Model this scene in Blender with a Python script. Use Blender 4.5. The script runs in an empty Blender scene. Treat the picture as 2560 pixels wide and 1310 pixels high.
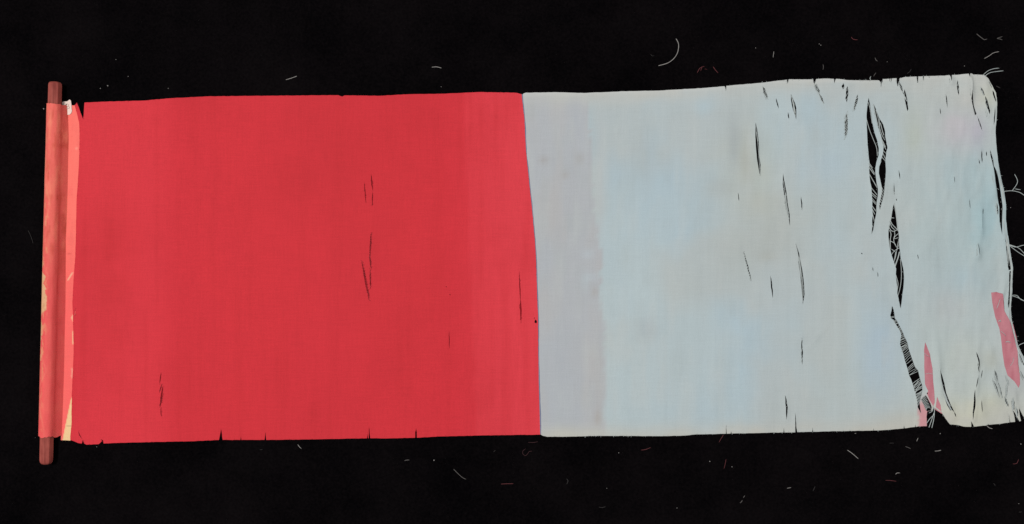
import bpy, math, random
import numpy as np
from mathutils import Vector
from mathutils.geometry import delaunay_2d_cdt

# ------------------------------------------------------------------ camera, light, exposure
S = 0.00035                      # metres of table per photograph pixel (scroll about 30 cm high)
LENS, SENSOR = 35.0, 36.0
H = 2560 * S * LENS / SENSOR     # camera height over the table
scene = bpy.context.scene
cam_d = bpy.data.cameras.new('camera')
cam_d.lens = LENS; cam_d.sensor_width = SENSOR; cam_d.clip_start = 0.01; cam_d.clip_end = 50
cam = bpy.data.objects.new('camera', cam_d); scene.collection.objects.link(cam)
cam.location = (0, 0, H); scene.camera = cam

world = bpy.data.worlds.new('World'); scene.world = world; world.use_nodes = True
bg = world.node_tree.nodes['Background']
bg.inputs['Color'].default_value = (0.95, 0.97, 1.0, 1); bg.inputs['Strength'].default_value = 0.40

def area_lamp(name, loc, size, power, col):
    d = bpy.data.lights.new(name, 'AREA'); d.energy = power; d.size = size; d.color = col
    o = bpy.data.objects.new(name, d); scene.collection.objects.link(o); o.location = loc
    o.rotation_euler = (Vector((0, 0, 0)) - Vector(loc)).to_track_quat('-Z', 'Y').to_euler()
area_lamp('ceiling_lamp', (-1.05, 0.7, 4.0), 0.55, 144, (1.0, 0.975, 0.95))

vs = scene.view_settings
vs.view_transform = 'Standard'; vs.look = 'None'; vs.exposure = 0; vs.gamma = 1; vs.use_curve_mapping = False
random.seed(4); rng = np.random.default_rng(4)

# ------------------------------------------------------------------ helpers
C = scene.collection
GAIN = 1.22                      # picture value of a white surface under this light
def lin(c):
    c = np.asarray(c, float) / 255.0
    return np.where(c <= 0.04045, c / 12.92, ((c + 0.055) / 1.055) ** 2.4)
def alb(c): return np.clip(lin(c) / GAIN, 0, 0.95)      # dye colour that shows as c

def P(px, py, z=0.0):            # table point of a photograph pixel at height z
    k = S * (H - z) / H
    return ((px - 1280) * k, -(py - 655) * k, z)

def zc(x0, y0, s, pts): return [(x0 + x / s, y0 + y / s) for x, y in pts]
ZA = lambda *p: zc(2080, 160, 5.04, p)
ZB = lambda *p: zc(1760, 160, 4.3675, p)
ZC = lambda *p: zc(1760, 400, 3.64, p)
ZD = lambda *p: zc(2120, 400, 5.955, p)
ZE = lambda *p: zc(2180, 600, 5.04, p)
ZF = lambda *p: zc(2180, 820, 4.85, p)
ZG = lambda *p: zc(1760, 740, 3.639, p)
ZH = lambda *p: zc(2320, 700, 3.358, p)
ZI = lambda *p: zc(2300, 60, 3.638, p)
ZJ = lambda *p: zc(2340, 400, 3.64, p)
ZK = lambda *p: zc(2440, 860, 5.955, p)
ZR = lambda *p: zc(860, 420, 2.847, p)
ZS = lambda *p: zc(1200, 640, 2.672, p)
ZU = lambda *p: zc(340, 880, 6.55, p)
ZV = lambda *p: zc(140, 1060, 4.267, p)
ZW = lambda *p: zc(700, 1060, 6.4, p)

_tab = rng.random((256, 256))
def vnoise(x, y):
    x = np.asarray(x, float); y = np.asarray(y, float)
    xi = np.floor(x).astype(int); yi = np.floor(y).astype(int)
    fx = x - xi; fy = y - yi; fx = fx*fx*(3-2*fx); fy = fy*fy*(3-2*fy)
    g = lambda a, b: _tab[a & 255, b & 255]
    return ((g(xi, yi)*(1-fx) + g(xi+1, yi)*fx)*(1-fy) + (g(xi, yi+1)*(1-fx) + g(xi+1, yi+1)*fx)*fy) * 2 - 1
def fbm(x, y, n=3):
    a, t = 1.0, 0.0
    for i in range(n):
        t = t + a * vnoise(x * 2**i + 17*i, y * 2**i + 31*i); a *= 0.5
    return t
def sstep(a, b, x):
    t = np.clip((np.asarray(x, float) - a) / (b - a), 0, 1); return t*t*(3-2*t)

def new_mesh_object(name, verts, faces, mat, parent=None, smooth=True):
    me = bpy.data.meshes.new(name); me.from_pydata([tuple(v) for v in verts], [], faces); me.update()
    if smooth: me.polygons.foreach_set('use_smooth', [True] * len(me.polygons))
    me.materials.append(mat)
    o = bpy.data.objects.new(name, me); C.objects.link(o); o.parent = parent
    return o
def set_dye(o, cols):
    a = o.data.color_attributes.new('dye', 'FLOAT_COLOR', 'POINT')
    c = np.ones((len(o.data.vertices), 4)); c[:, :3] = cols
    a.data.foreach_set('color', c.ravel())
def thicken(o, t):
    m = o.modifiers.new('thickness', 'SOLIDIFY'); m.thickness = t; m.offset = -1
    e = o.modifiers.new('crisp rim', 'EDGE_SPLIT'); e.split_angle = math.radians(50)

def tube(path, r, sides=5, taper=True):      # path of 3D points -> verts, faces
    path = [Vector(p) for p in path]; n = len(path); vs_, fs_ = [], []
    for i, p in enumerate(path):
        t = (path[min(i+1, n-1)] - path[max(i-1, 0)])
        t = t.normalized() if t.length > 0 else Vector((1, 0, 0))
        up = Vector((0, 0, 1)) if abs(t.z) < 0.9 else Vector((1, 0, 0))
        a = t.cross(up).normalized(); b = a.cross(t)
        rr = r * (0.45 if taper and i in (0, n-1) else 1.0)
        for k in range(sides):
            w = 2*math.pi*k/sides; vs_.append(p + a*math.cos(w)*rr + b*math.sin(w)*rr)
    for i in range(n-1):
        for k in range(sides):
            k2 = (k+1) % sides
            fs_.append((i*sides+k, i*sides+k2, (i+1)*sides+k2, (i+1)*sides+k))
    fs_.append(tuple(range(sides))[::-1]); fs_.append(tuple((n-1)*sides+k for k in range(sides)))
    return vs_, fs_
def smooth_path(pts, step=3.0):              # Catmull-Rom through 2D points
    if len(pts) < 2: return pts
    p = [pts[0]] + list(pts) + [pts[-1]]; out = []
    for i in range(1, len(p)-2):
        a, b, c, d = (np.array(q, float) for q in p[i-1:i+3])
        n = max(2, int(np.linalg.norm(c-b)/step))
        for k in range(n):
            t = k/n
            out.append(tuple(0.5*((2*b)+(-a+c)*t+(2*a-5*b+4*c-d)*t*t+(-a+3*b-3*c+d)*t**3)))
    out.append(tuple(pts[-1])); return out
class Bundle:
    def __init__(self): self.v, self.f = [], []
    def add(self, vf):
        n = len(self.v); self.v += vf[0]; self.f += [tuple(i+n for i in f) for f in vf[1]]
    def build(self, name, mat, parent=None): return new_mesh_object(name, self.v, self.f, mat, parent)

# ------------------------------------------------------------------ materials
def base_mat(name):
    m = bpy.data.materials.new(name); m.use_nodes = True
    return m, m.node_tree, m.node_tree.nodes['Principled BSDF']
def mapped_noise(nt, scale, detail=2.0, rough=0.5):
    tc = nt.nodes.new('ShaderNodeTexCoord'); mp = nt.nodes.new('ShaderNodeMapping'); nz = nt.nodes.new('ShaderNodeTexNoise')
    mp.inputs['Scale'].default_value = scale; nz.inputs['Scale'].default_value = 1.0
    nz.inputs['Detail'].default_value = detail; nz.inputs['Roughness'].default_value = rough
    nt.links.new(tc.outputs['Object'], mp.inputs['Vector']); nt.links.new(mp.outputs['Vector'], nz.inputs['Vector'])
    return nz.outputs['Fac']
def math_node(nt, op, a, b, c=None):
    n = nt.nodes.new('ShaderNodeMath'); n.operation = op
    for i, v in enumerate((a, b, c)):
        if v is None: continue
        if isinstance(v, (int, float)): n.inputs[i].default_value = v
        else: nt.links.new(v, n.inputs[i])
    return n.outputs[0]
def silk(name, grain=0.10, bump=0.25, rough=0.62, spec=0.07, colour=None):
    m, nt, b = base_mat(name)
    warp = mapped_noise(nt, (800, 50, 60), 3, 0.65)          # slubs along the height
    weft = mapped_noise(nt, (50, 800, 60), 3, 0.65)          # slubs along the length
    speck = math_node(nt, 'MULTIPLY_ADD', mapped_noise(nt, (1100, 1100, 1100), 2, 0.7), 1.8, -0.4)
    cloud = mapped_noise(nt, (14, 9, 9), 4, 0.6)
    s = math_node(nt, 'ADD', math_node(nt, 'ADD', warp, weft), math_node(nt, 'ADD', speck, cloud))
    f = math_node(nt, 'MULTIPLY_ADD', s, grain, 1.0 - 2.0*grain)
    if colour is None:
        at = nt.nodes.new('ShaderNodeAttribute'); at.attribute_name = 'dye'; col = at.outputs['Color']
    else:
        rgb = nt.nodes.new('ShaderNodeRGB'); rgb.outputs[0].default_value = (*colour, 1); col = rgb.outputs[0]
    mul = nt.nodes.new('ShaderNodeVectorMath'); mul.operation = 'SCALE'
    nt.links.new(col, mul.inputs[0]); nt.links.new(f, mul.inputs['Scale'])
    nt.links.new(mul.outputs['Vector'], b.inputs['Base Color'])
    bp = nt.nodes.new('ShaderNodeBump'); bp.inputs['Strength'].default_value = bump; bp.inputs['Distance'].default_value = 0.0002
    nt.links.new(s, bp.inputs['Height']); nt.links.new(bp.outputs['Normal'], b.inputs['Normal'])
    b.inputs['Roughness'].default_value = rough; b.inputs['Specular IOR Level'].default_value = spec
    return m
def plain(name, col, rough=0.7, spec=0.2, var=0.2, sc=300):
    m, nt, b = base_mat(name)
    nz = mapped_noise(nt, (sc, sc, sc), 3)
    f = math_node(nt, 'MULTIPLY_ADD', nz, 2*var, 1.0 - var)
    rgb = nt.nodes.new('ShaderNodeRGB'); rgb.outputs[0].default_value = (*col, 1)
    mul = nt.nodes.new('ShaderNodeVectorMath'); mul.operation = 'SCALE'
    nt.links.new(rgb.outputs[0], mul.inputs[0]); nt.links.new(f, mul.inputs['Scale'])
    nt.links.new(mul.outputs['Vector'], b.inputs['Base Color'])
    b.inputs['Roughness'].default_value = rough; b.inputs['Specular IOR Level'].default_value = spec
    return m
M_red = silk('red silk', 0.19, 0.4)
M_pale = silk('pale blue silk', 0.10, 0.4)
M_sleeve = silk('coral brocade', 0.12, 0.5, 0.6, 0.1)
M_pink = silk('pink lining silk', 0.14, 0.25)
M_seam = plain('blue grey seam edge', alb((118, 126, 150)), sc=120)
M_thread = plain('pale silk thread', alb((178, 186, 184)), 0.6, 0.25, 0.3, 200)
M_red_thread = plain('red silk thread', alb((165, 40, 48)), 0.6, 0.25, 0.3, 200)
M_paper = plain('worn white paper', alb((240, 218, 206)), 0.85, 0.1, 0.10, 500)
M_ink = plain('faded ink', alb((190, 166, 154)), 0.9, 0.05, 0.2, 900)
M_lint = {k: plain('lint ' + k, c, 0.7, 0.2, 0.45, 350) for k, c in dict(
    white=alb((150, 146, 142)), grey=alb((92, 88, 86)), dim=alb((46, 43, 43)), red=alb((98, 50, 53)), darkred=alb((60, 34, 37))).items()}
# stained red-brown wood of the roller
M_wood, nt, b = base_mat('stained wood')
gr = mapped_noise(nt, (500, 30, 500), 4, 0.6); sp = mapped_noise(nt, (120, 90, 120), 3)
rmp = nt.nodes.new('ShaderNodeValToRGB'); e = rmp.color_ramp.elements
e[0].color = (*alb((126, 52, 46)), 1); e[1].color = (*alb((188, 98, 86)), 1); e[0].position = 0.3; e[1].position = 0.75
nt.links.new(math_node(nt, 'MULTIPLY_ADD', gr, 0.6, math_node(nt, 'MULTIPLY', sp, 0.4)), rmp.inputs['Fac'])
nt.links.new(rmp.outputs['Color'], b.inputs['Base Color']); b.inputs['Roughness'].default_value = 0.65; b.inputs['Specular IOR Level'].default_value = 0.15
# black velvet table cover
M_black, nt, b = base_mat('black velvet')
n1 = mapped_noise(nt, (11, 11, 11), 8, 0.68); n2 = mapped_noise(nt, (420, 420, 420), 3, 0.7)
rmp = nt.nodes.new('ShaderNodeValToRGB'); e = rmp.color_ramp.elements
e[0].color = (0.0007, 0.0005, 0.0008, 1); e[1].color = (0.0060, 0.0046, 0.0050, 1); e[0].position = 0.38; e[1].position = 0.82
nt.links.new(math_node(nt, 'MULTIPLY_ADD', n1, 0.6, math_node(nt, 'MULTIPLY', n2, 0.4)), rmp.inputs['Fac'])
nt.links.new(rmp.outputs['Color'], b.inputs['Base Color'])
bp = nt.nodes.new('ShaderNodeBump'); bp.inputs['Strength'].default_value = 0.6; bp.inputs['Distance'].default_value = 0.0006
nt.links.new(n2, bp.inputs['Height']); nt.links.new(bp.outputs['Normal'], b.inputs['Normal'])
b.inputs['Roughness'].default_value = 1.0; b.inputs['Specular IOR Level'].default_value = 0.02

# ------------------------------------------------------------------ the black cloth everything lies on
nx, ny = 240, 180
vv, ff = [], []
for j in range(ny+1):
    for i in range(nx+1):
        x = -2.4 + 4.8*i/nx; y = -1.8 + 3.6*j/ny
        vv.append((x, y, -0.0004 + 0.0003*float(fbm(x*7, y*7, 2))))
for j in range(ny):
    for i in range(nx):
        a = j*(nx+1)+i; ff.append((a, a+1, a+nx+2, a+nx+1))
o = new_mesh_object('black_cloth', vv, ff, M_black); o['kind'] = 'structure'; o['label'] = 'black velvet cloth flecked with lint under the scroll'
thicken(o, 0.002)

# ------------------------------------------------------------------ scroll root
scroll = bpy.data.objects.new('hand_scroll', None); C.objects.link(scroll)
scroll.empty_display_size = 0.05
scroll['label'] = 'unrolled silk scroll with wooden rod, red panel and torn pale blue panel on black cloth'
scroll['category'] = 'scroll'

# ---- outlines (photograph pixels on the table plane)
SEAM = [(1304, 236), (1310.7, 295), (1314.5, 372), (1322, 448), (1330, 524), (1337, 601), (1340.5, 658), (1342, 715),
        (1345, 790), (1345.5, 883), (1348, 977), (1350, 1052), (1350.5, 1085)]
RED_TOP = [(188, 264), (193.5, 256.7), (209.3, 299), (210.5, 290), (212.5, 257), (270, 254.5), (360, 252), (430, 246), (520, 241.5), (600, 240.6),
           (846, 238.3), (856, 242), (862, 239), (950, 240), (1022, 236), (1100, 235), (1139, 233.6), (1200, 230.7), (1240, 231.5), (1290, 232.5)]
RED_BOT = [(1350.5, 1086), (1200, 1088), (1100, 1090.5), (1042.5, 1093.6)] + ZW((2190, 130), (2180, 60), (2165, 130), (2165, 215)) + \
          [(960, 1095.5)] + ZW((1447, 224), (1436, 120), (1426, 20), (1424, 224), (1412, 224), (1402, 140), (1396, 224)) + \
          [(800, 1097.5), (700, 1099)] + ZV((2245, 167), (2237, 85), (2227, 167), (1980, 168), (1975, 130), (1970, 168), (1782, 167), (1765, 50), (1742, 168)) + \
          [(480, 1102.5), (400, 1104), (300, 1106.5)] + ZV((512, 205), (508, 172), (480, 160), (496, 178), (462, 212), (330, 218), (306, 205), (291, 165), (281, 205), (240, 200)) + [(177, 1099)]
RED_LEFT = [(177, 1090), (180, 1060), (180.7, 990), (183, 935), (185.5, 880), (183.7, 790), (182, 755), (186.7, 675), (189.8, 640), (192.8, 500),
            (197, 440), (199, 400), (200.5, 335), (199, 306), (193.4, 283)]
RED_OUT = RED_TOP + SEAM + RED_BOT + RED_LEFT

PALE_TOP = [(1305.5, 238), (1309, 234), (1316, 232), (1391, 231), (1459, 233), (1560, 228.6), (1646, 227), (1697, 224), (1765, 220)] + \
    ZB((222, 245), (230, 262), (237, 297), (242, 240), (600, 210), (900, 173), (912, 214), (922, 170), (1190, 170), (1194, 205), (1204, 218), (1216, 190), (1220, 166),
       (1310, 160), (1414, 164), (1420, 214), (1428, 185), (1440, 163), (1560, 178), (1747, 180)) + \
    ZA((588, 208), (610, 235), (617, 300), (622, 230), (632, 235), (636, 192), (720, 188), (724, 230), (729, 188), (742, 184), (742, 240), (752, 184), (808, 182), (806, 240), (820, 290), (838, 230), (846, 184), (920, 166),
       (1060, 160), (1068, 235), (1078, 240), (1080, 160), (1140, 158), (1148, 215), (1154, 156), (1216, 155), (1222, 182), (1229, 154)) + \
    ZI((75, 475), (80, 488), (87, 475), (266, 468), (276, 522), (286, 466), (434, 456), (440, 490), (447, 455), (460, 452), (480, 462), (575, 465), (615, 495), (650, 560), (682, 630), (690, 720), (688, 800), (682, 940), (690, 1080), (705, 1230))
PALE_RIGHT = ZJ((560, 0), (575, 110), (610, 270), (628, 420), (628, 540), (640, 640), (655, 720), (667, 830), (692, 990), (687, 1200)) + \
    ZH((690, 240), (700, 330), (727, 450), (757, 560), (802, 650), (850, 740), (890, 860), (930, 1060), (900, 1180))
PALE_BOT = ZK((770, 1150), (700, 1085), (650, 990), (628, 950), (622, 985), (640, 1080), (655, 1140), (632, 1147), (600, 1090), (560, 1010), (535, 985), (555, 1060), (569, 1155), (497, 1160), (490, 1110), (484, 1040), (486, 1164), (300, 1190), (180, 1200), (170, 1180), (165, 1200)) + \
    ZH((480, 1220), (378, 1228), (366, 1205), (352, 1180), (356, 1230), (290, 1228), (240, 1215), (180, 1210), (140, 1160), (110, 1110), (55, 1075)) + \
    ZF((830, 1020), (760, 975), (738, 953), (728, 1000), (665, 1012), (657, 1070), (660, 1188), (560, 1190), (526, 1196), (522, 1165), (518, 1197), (392, 1214), (384, 1180), (380, 1216), (150, 1235), (18, 1240), (13, 1215), (8, 1240)) + \
    ZG((1545, 1222), (1540, 1205), (1536, 1222), (1200, 1228), (990, 1234), (985, 1190), (981, 1234), (846, 1236), (836, 1180), (829, 1060), (826, 1130), (828, 1238), (728, 1240), (724, 1195), (720, 1240), (250, 1250), (246, 1230), (240, 1250), (205, 1252), (201, 1170), (197, 1252)) + \
    [(1735, 1086), (1712, 1088.6), (1640, 1090), (1497, 1089), (1440, 1091), (1368, 1091.5), (1357, 1089)]
PALE_OUT = PALE_TOP + PALE_RIGHT + PALE_BOT + [(x-0.2, y) for x, y in SEAM[::-1]]

def lens(p, q, w, bend=0.0):       # slit from p to q, w pixels wide
    p = np.array(p, float); q = np.array(q, float); d = q-p; L = np.linalg.norm(d); n = np.array((-d[1], d[0]))/L
    k = max(4, int(L/9)); a, b = [], []
    for i in range(1, k):
        t = i/k; prof = math.sin(math.pi*t)**0.8 * w*0.5
        c = p + d*t + n*bend*math.sin(math.pi*t) + n*random.uniform(-.12, .12)*w
        prof *= 0.82; a.append(tuple(c + n*prof*random.uniform(.75, 1.1))); b.append(tuple(c - n*prof*random.uniform(.75, 1.1)))
    return [tuple(p)] + a + [tuple(q)] + b[::-1]
def hatch(p, q, w, n, skew, bend=0.0):   # threads still bridging a slit
    p = np.array(p, float); q = np.array(q, float); d = q-p; L = np.linalg.norm(d); u = d/L; nn = np.array((-d[1], d[0]))/L
    out = []
    for i in range(n):
        t = (i+0.7)/(n+0.4) + random.uniform(-.2, .2)/n
        c = p + d*t + nn*bend*math.sin(math.pi*t); h = w*0.5
        sk = skew*random.uniform(.8, 1.2)
        out.append([tuple(c - nn*h - u*sk), tuple(c + nn*random.uniform(-.15, .15)*w), tuple(c + nn*h + u*sk)])
    return out

# ---- holes of the pale panel and the threads left in them
PH, PT = [], []                     # holes, threads (list of (points, radius px))
def slit(zf, a, b, w, n=0, skew=0, bend=0.0):
    p, q = zf(a, b); PH.append(lens(p, q, w, bend))
    if n: PT.extend((t, 0.75) for t in hatch(p, q, w, n, skew, bend))
# big tear, left and right void
PH.append(ZA((455, 428), (440, 510), (430, 620), (432, 760), (440, 900), (445, 1000), (460, 1180)) +
          ZD((318, 60), (312, 130), (315, 230), (325, 340), (340, 400), (345, 520), (352, 620), (350, 700), (358, 800), (350, 900), (352, 1000), (345, 1105),
             (370, 1040), (385, 930), (400, 860), (415, 780), (415, 700), (420, 620), (435, 520), (435, 430), (415, 330), (400, 200), (400, 100)) +
          ZA((540, 1310), (555, 1230), (580, 1150), (585, 1060), (565, 960), (530, 860), (505, 740), (490, 620), (472, 500)))
PH.append(ZA((520, 500), (550, 570), (590, 680), (640, 760), (665, 850), (668, 920), (692, 1060), (678, 1110), (668, 1200)) +
          ZD((548, 10), (556, 150), (550, 250), (535, 400), (522, 520), (500, 620), (468, 745), (460, 680), (472, 600), (495, 470), (490, 400), (470, 290), (450, 200), (455, 100), (488, 15)) +
          ZA((590, 1250), (620, 1180), (635, 1130), (645, 1050), (630, 960), (605, 870), (580, 800), (550, 680), (530, 560)))
for zf, rows in ((ZA, [((430, 680), (470, 820), (520, 950), (560, 1050), (572, 1160)), ((455, 480), (478, 560), (497, 690), (505, 750)), ((470, 1250), (512, 1312)),
                       ((523, 505), (548, 640), (585, 800)), ((552, 575), (585, 700), (602, 840)), ((597, 690), (600, 800), (632, 900), (668, 960)), ((608, 740), (640, 860), (655, 900)),
                       ((628, 950), (675, 1050)), ((638, 1000), (680, 1080)), ((640, 1085), (682, 1130)), ((635, 1115), (676, 1200)), ((622, 1165), (672, 1222)), ((600, 1180), (575, 1310)), ((612, 1190), (588, 1312))]),
                 (ZD, [((310, 55), (398, 205)), ((310, 105), (392, 220)), ((312, 200), (435, 415)), ((340, 405), (437, 525)), ((342, 478), (430, 555)), ((344, 508), (425, 580)), ((346, 555), (422, 645)), ((350, 588), (418, 665)),
                       ((346, 665), (416, 765)), ((350, 715), (400, 810)), ((354, 765), (392, 905)), ((352, 800), (388, 880)), ((352, 960), (372, 1000)),
                       ((492, 0), (448, 110), (438, 190)), ((472, 355), (535, 470)), ((485, 415), (532, 510)), ((490, 475), (524, 548)), ((480, 520), (518, 580)), ((474, 560), (508, 615)), ((465, 600), (502, 645)), ((460, 648), (492, 690)),
                       # second tear
                       ((636, 868), (660, 860), (688, 866)), ((626, 890), (660, 960), (735, 1035)), ((632, 940), (650, 1000), (700, 1042)), ((606, 990), (640, 1050), (690, 1062), (742, 1028)), ((616, 1045), (640, 1100), (628, 1200), (632, 1330)),
                       ((690, 1050), (697, 1120), (680, 1170), (690, 1240), (725, 1300)), ((748, 1095), (690, 1150), (700, 1172), (752, 1152)), ((626, 1205), (680, 1230), (712, 1268)), ((690, 640), (712, 780), (735, 960), (748, 1040)), ((752, 1200), (728, 1310))]),
                 (ZE, [((236, 205), (270, 150), (320, 110), (352, 104)), ((246, 115), (295, 152)), ((342, 50), (312, 130), (295, 220), (266, 296)), ((352, 140), (325, 230), (284, 335)), ((300, 150), (280, 260)), ((358, 240), (370, 400), (365, 530), (345, 640), (316, 725)),
                       ((294, 425), (325, 530), (325, 580), (308, 690)), ((225, 0), (228, 100))])):
    for r in rows: PT.append((zf(*r), random.uniform(0.8, 1.25)))
PT.append((ZE((345, 150), (330, 215), (300, 300), (286, 345)), 1.9))
PT.append((ZD((688, 650), (715, 800), (738, 1000), (745, 1060)), 1.5))
PH.append(ZD((685, 640), (665, 700), (650, 800), (640, 870), (625, 930), (610, 1000), (597, 1060), (595, 1150), (600, 1200)) +
          ZE((207, 30), (215, 90), (240, 190), (270, 280), (285, 330), (297, 360), (293, 450), (305, 560), (312, 680), (325, 720), (335, 770), (358, 862),
             (366, 800), (375, 700), (392, 600), (400, 470), (392, 380), (370, 280), (355, 230), (350, 150), (338, 90), (332, 0)) +
          ZD((752, 1150), (742, 1050), (727, 950), (716, 830), (700, 720)))
# diagonal ladder tear
T3L = ZE((250, 828), (243, 890), (226, 950), (240, 992), (266, 1003), (290, 1052), (325, 1112), (350, 1152), (362, 1195)) + ZF((342, 120), (338, 170), (334, 195), (360, 260), (380, 330), (395, 400), (430, 520), (440, 570), (465, 620), (490, 700), (520, 800), (540, 870), (550, 960), (592, 1035))
T3R = ZE((250, 828), (267, 870), (280, 930), (283, 982), (312, 1022), (352, 1102), (387, 1172)) + ZF((385, 100), (422, 170), (442, 260), (467, 340), (492, 410), (514, 470), (552, 515), (562, 560), (578, 620), (606, 700), (606, 760), (585, 850), (572, 900), (592, 1035))
PH.append(T3L + T3R[::-1][1:-1])
def xat(pl, y):
    ys = [p[1] for p in pl]; xs = [p[0] for p in pl]; o_ = np.argsort(ys); return float(np.interp(y, np.array(ys)[o_], np.array(xs)[o_]))
y = 792.0
while y < 1012:
    dense = fbm(np.array([y*0.07]), np.array([3.3]), 1)[0]
    sk = (2.0 + 5.5*sstep(820, 900, y))*random.uniform(.75, 1.2)
    if not (908 < y < 914 or 937 < y < 952):
        l, r = (xat(T3L, y+sk)-1.5, y+sk), (xat(T3R, y-sk)+1.5, y-sk)
        mid = ((l[0]+r[0])/2 + random.uniform(-1, 1), (l[1]+r[1])/2 + random.uniform(-1.5, 1.5))
        PT.append(([l, mid, r], random.uniform(0.6, 0.95)))
    y += random.choice((2.2, 2.6, 3.2, 4.0, 5.4)) + 1.2*max(0, dense)
PT += [(ZF((560, 640), (520, 700), (500, 740)), 1.0), (ZF((600, 660), (540, 740), (525, 800)), 1.1)]
# slack little ladder by the pink lining
PH.append(ZF((592, 862), (648, 812), (702, 900), (722, 960), (716, 1000), (662, 1008), (640, 962), (604, 890)))
for i in range(9):
    t = i/8.5
    PT.append((ZF((596+62*t, 868+140*t), (625+50*t, 850+120*t), (650+68*t, 818+165*t)), 0.9))
# threads hanging in the bottom notch
PT += [(ZF((740, 950), (757, 985), (755, 1030), (742, 1060), (700, 1100), (665, 1152)), 1.0), (ZF((750, 1030), (728, 1100), (690, 1206)), 1.0), (ZF((756, 980), (755, 1050), (746, 1120), (725, 1212)), 1.0), (ZF((745, 960), (728, 1010), (690, 1030)), 0.9)]
# pale wisps left lying over the pink lining
PT += [(ZH((578, 238), (592, 200), (606, 160)), 0.9), (ZH((590, 350), (604, 335), (612, 352)), 1.2), (ZH((650, 522), (672, 516), (692, 526)), 1.3), (ZH((612, 430), (640, 452), (655, 470)), 0.7), (ZH((690, 720), (712, 690), (720, 650)), 0.7),
       (ZF((632, 300), (660, 330), (700, 345)), 0.6), (ZF((640, 560), (690, 548), (735, 560)), 0.6)]
# long slits of the middle
PH.append(ZB((560, 640), (578, 720), (592, 850), (600, 1000), (615, 1100), (612, 1225), (600, 1190), (575, 1050), (557, 900), (553, 800), (558, 700)))
PT += [(ZB((570, 740), (591, 900), (605, 1090), (612, 1215)), 0.75), (ZB((566, 680), (582, 790), (590, 850)), 0.6)]
slit(ZB, (635, 246), (690, 378), 8, 9, 2.5); slit(ZB, (785, 372), (812, 492), 3.5)
PH.append(ZB((948, 332), (970, 385), (992, 432), (1004, 485), (1002, 610), (988, 560), (972, 520), (955, 450), (946, 390)))
PT += [(ZB((955, 345), (975, 450), (985, 560)), 1.3), (ZB((968, 385), (985, 470), (1000, 540)), 1.2), (ZB((985, 430), (985, 500), (1003, 580)), 0.8)]
slit(ZB, (912, 528), (923, 604), 4); slit(ZB, (1211, 222), (1257, 325), 9, 9, 1.5); slit(ZB, (1252, 322), (1310, 438), 5, 9, 1.5)
slit(ZB, (1516, 212), (1512, 280), 8, 2, 3); slit(ZB, (1560, 242), (1554, 424), 9, 3, 8); slit(ZB, (1672, 328), (1638, 515), 8, 8, 5); slit(ZB, (1552, 540), (1548, 800), 9, 9, 9)
PH.append(ZC((715, 122), (724, 180), (746, 280), (760, 400), (779, 500), (780, 602), (766, 510), (745, 430), (728, 320), (712, 220)))
PT += [(ZC((722, 190), (738, 300), (750, 400)), 0.9), (ZC((742, 300), (752, 400), (772, 510)), 1.0), (ZC((734, 320), (758, 470), (775, 540)), 0.8)]
slit(ZC, (880, 333), (892, 458), 3.5); slit(ZC, (358, 830), (430, 1105), 4, 12, 3); slit(ZC, (602, 1050), (622, 1258), 4.5); slit(ZC, (310, 300), (316, 378), 2.4)
PH.append(ZC((828, 755), (862, 850), (892, 1000), (906, 1120), (911, 1220), (898, 1315), (886, 1200), (874, 1050), (858, 930), (845, 820)))
PT += [(ZC((845, 810), (866, 930), (884, 1060)), 1.3), (ZC((866, 880), (882, 1000), (888, 1090)), 1.1), (ZC((888, 1060), (892, 1180), (898, 1290)), 0.9), (ZC((894, 1060), (900, 1150), (905, 1240)), 0.9)]
PH.append(lens(*ZC((1424, 846), (1440, 856)), 3))
slit(ZG, (886, 370), (893, 628), 4.5, 3, 8); slit(ZG, (735, 900), (745, 1124), 6.5, 0, 0, -2)
PH.append(ZA((905, 322), (922, 370), (940, 440), (955, 572), (942, 598), (915, 480), (890, 385), (878, 350), (895, 370)))
PT += [(ZA((880, 355), (935, 440)), 1.2), (ZA((888, 385), (945, 470)), 1.3), (ZA((900, 330), (915, 420)), 1.0)]
slit(ZA, (835, 225), (885, 360), 7, 7, 3)
slit(ZI, (338, 510), (351, 650), 6.5, 2, 6); slit(ZI, (230, 635), (249, 755), 3.5); slit(ZI, (178, 765), (186, 824), 3)
PH.append(ZI((455, 598), (470, 680), (490, 760), (510, 820), (496, 832), (474, 750), (454, 680)))
slit(ZI, (514, 836), (562, 975), 4, 3, 5); slit(ZI, (545, 570), (582, 655), 4, 5, 4); slit(ZI, (585, 655), (618, 828), 8, 5, 8)
PH.append(ZI((652, 605), (664, 620), (682, 690), (680, 715), (668, 680), (655, 640)))
slit(ZI, (668, 755), (663, 925), 3.5); slit(ZI, (555, 1148), (563, 1264), 4.5); slit(ZI, (634, 1145), (662, 1308), 5.5); slit(ZI, (600, 1158), (604, 1205), 3)
slit(ZI, (620, 520), (650, 590), 3, 5, 4)
slit(ZJ, (420, 440), (418, 500), 4); slit(ZJ, (300, 356), (309, 445), 2.0); slit(ZJ, (376, 755), (378, 868), 3.5, 6, 6); slit(ZJ, (160, 148), (166, 210), 1.8)
slit(ZD, (748, 148), (766, 295), 3); slit(ZD, (677, 345), (689, 525), 2.4); slit(ZD, (716, 572), (724, 610), 2.6); slit(ZE, (568, 178), (577, 245), 2.4); slit(ZE, (5, 340), (11, 395), 2.6); slit(ZE, (68, 405), (73, 470), 2.4)
slit(ZJ, (388, 0), (395, 38), 3); slit(ZJ, (545, 390), (556, 500), 4, 4, 4)
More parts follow.
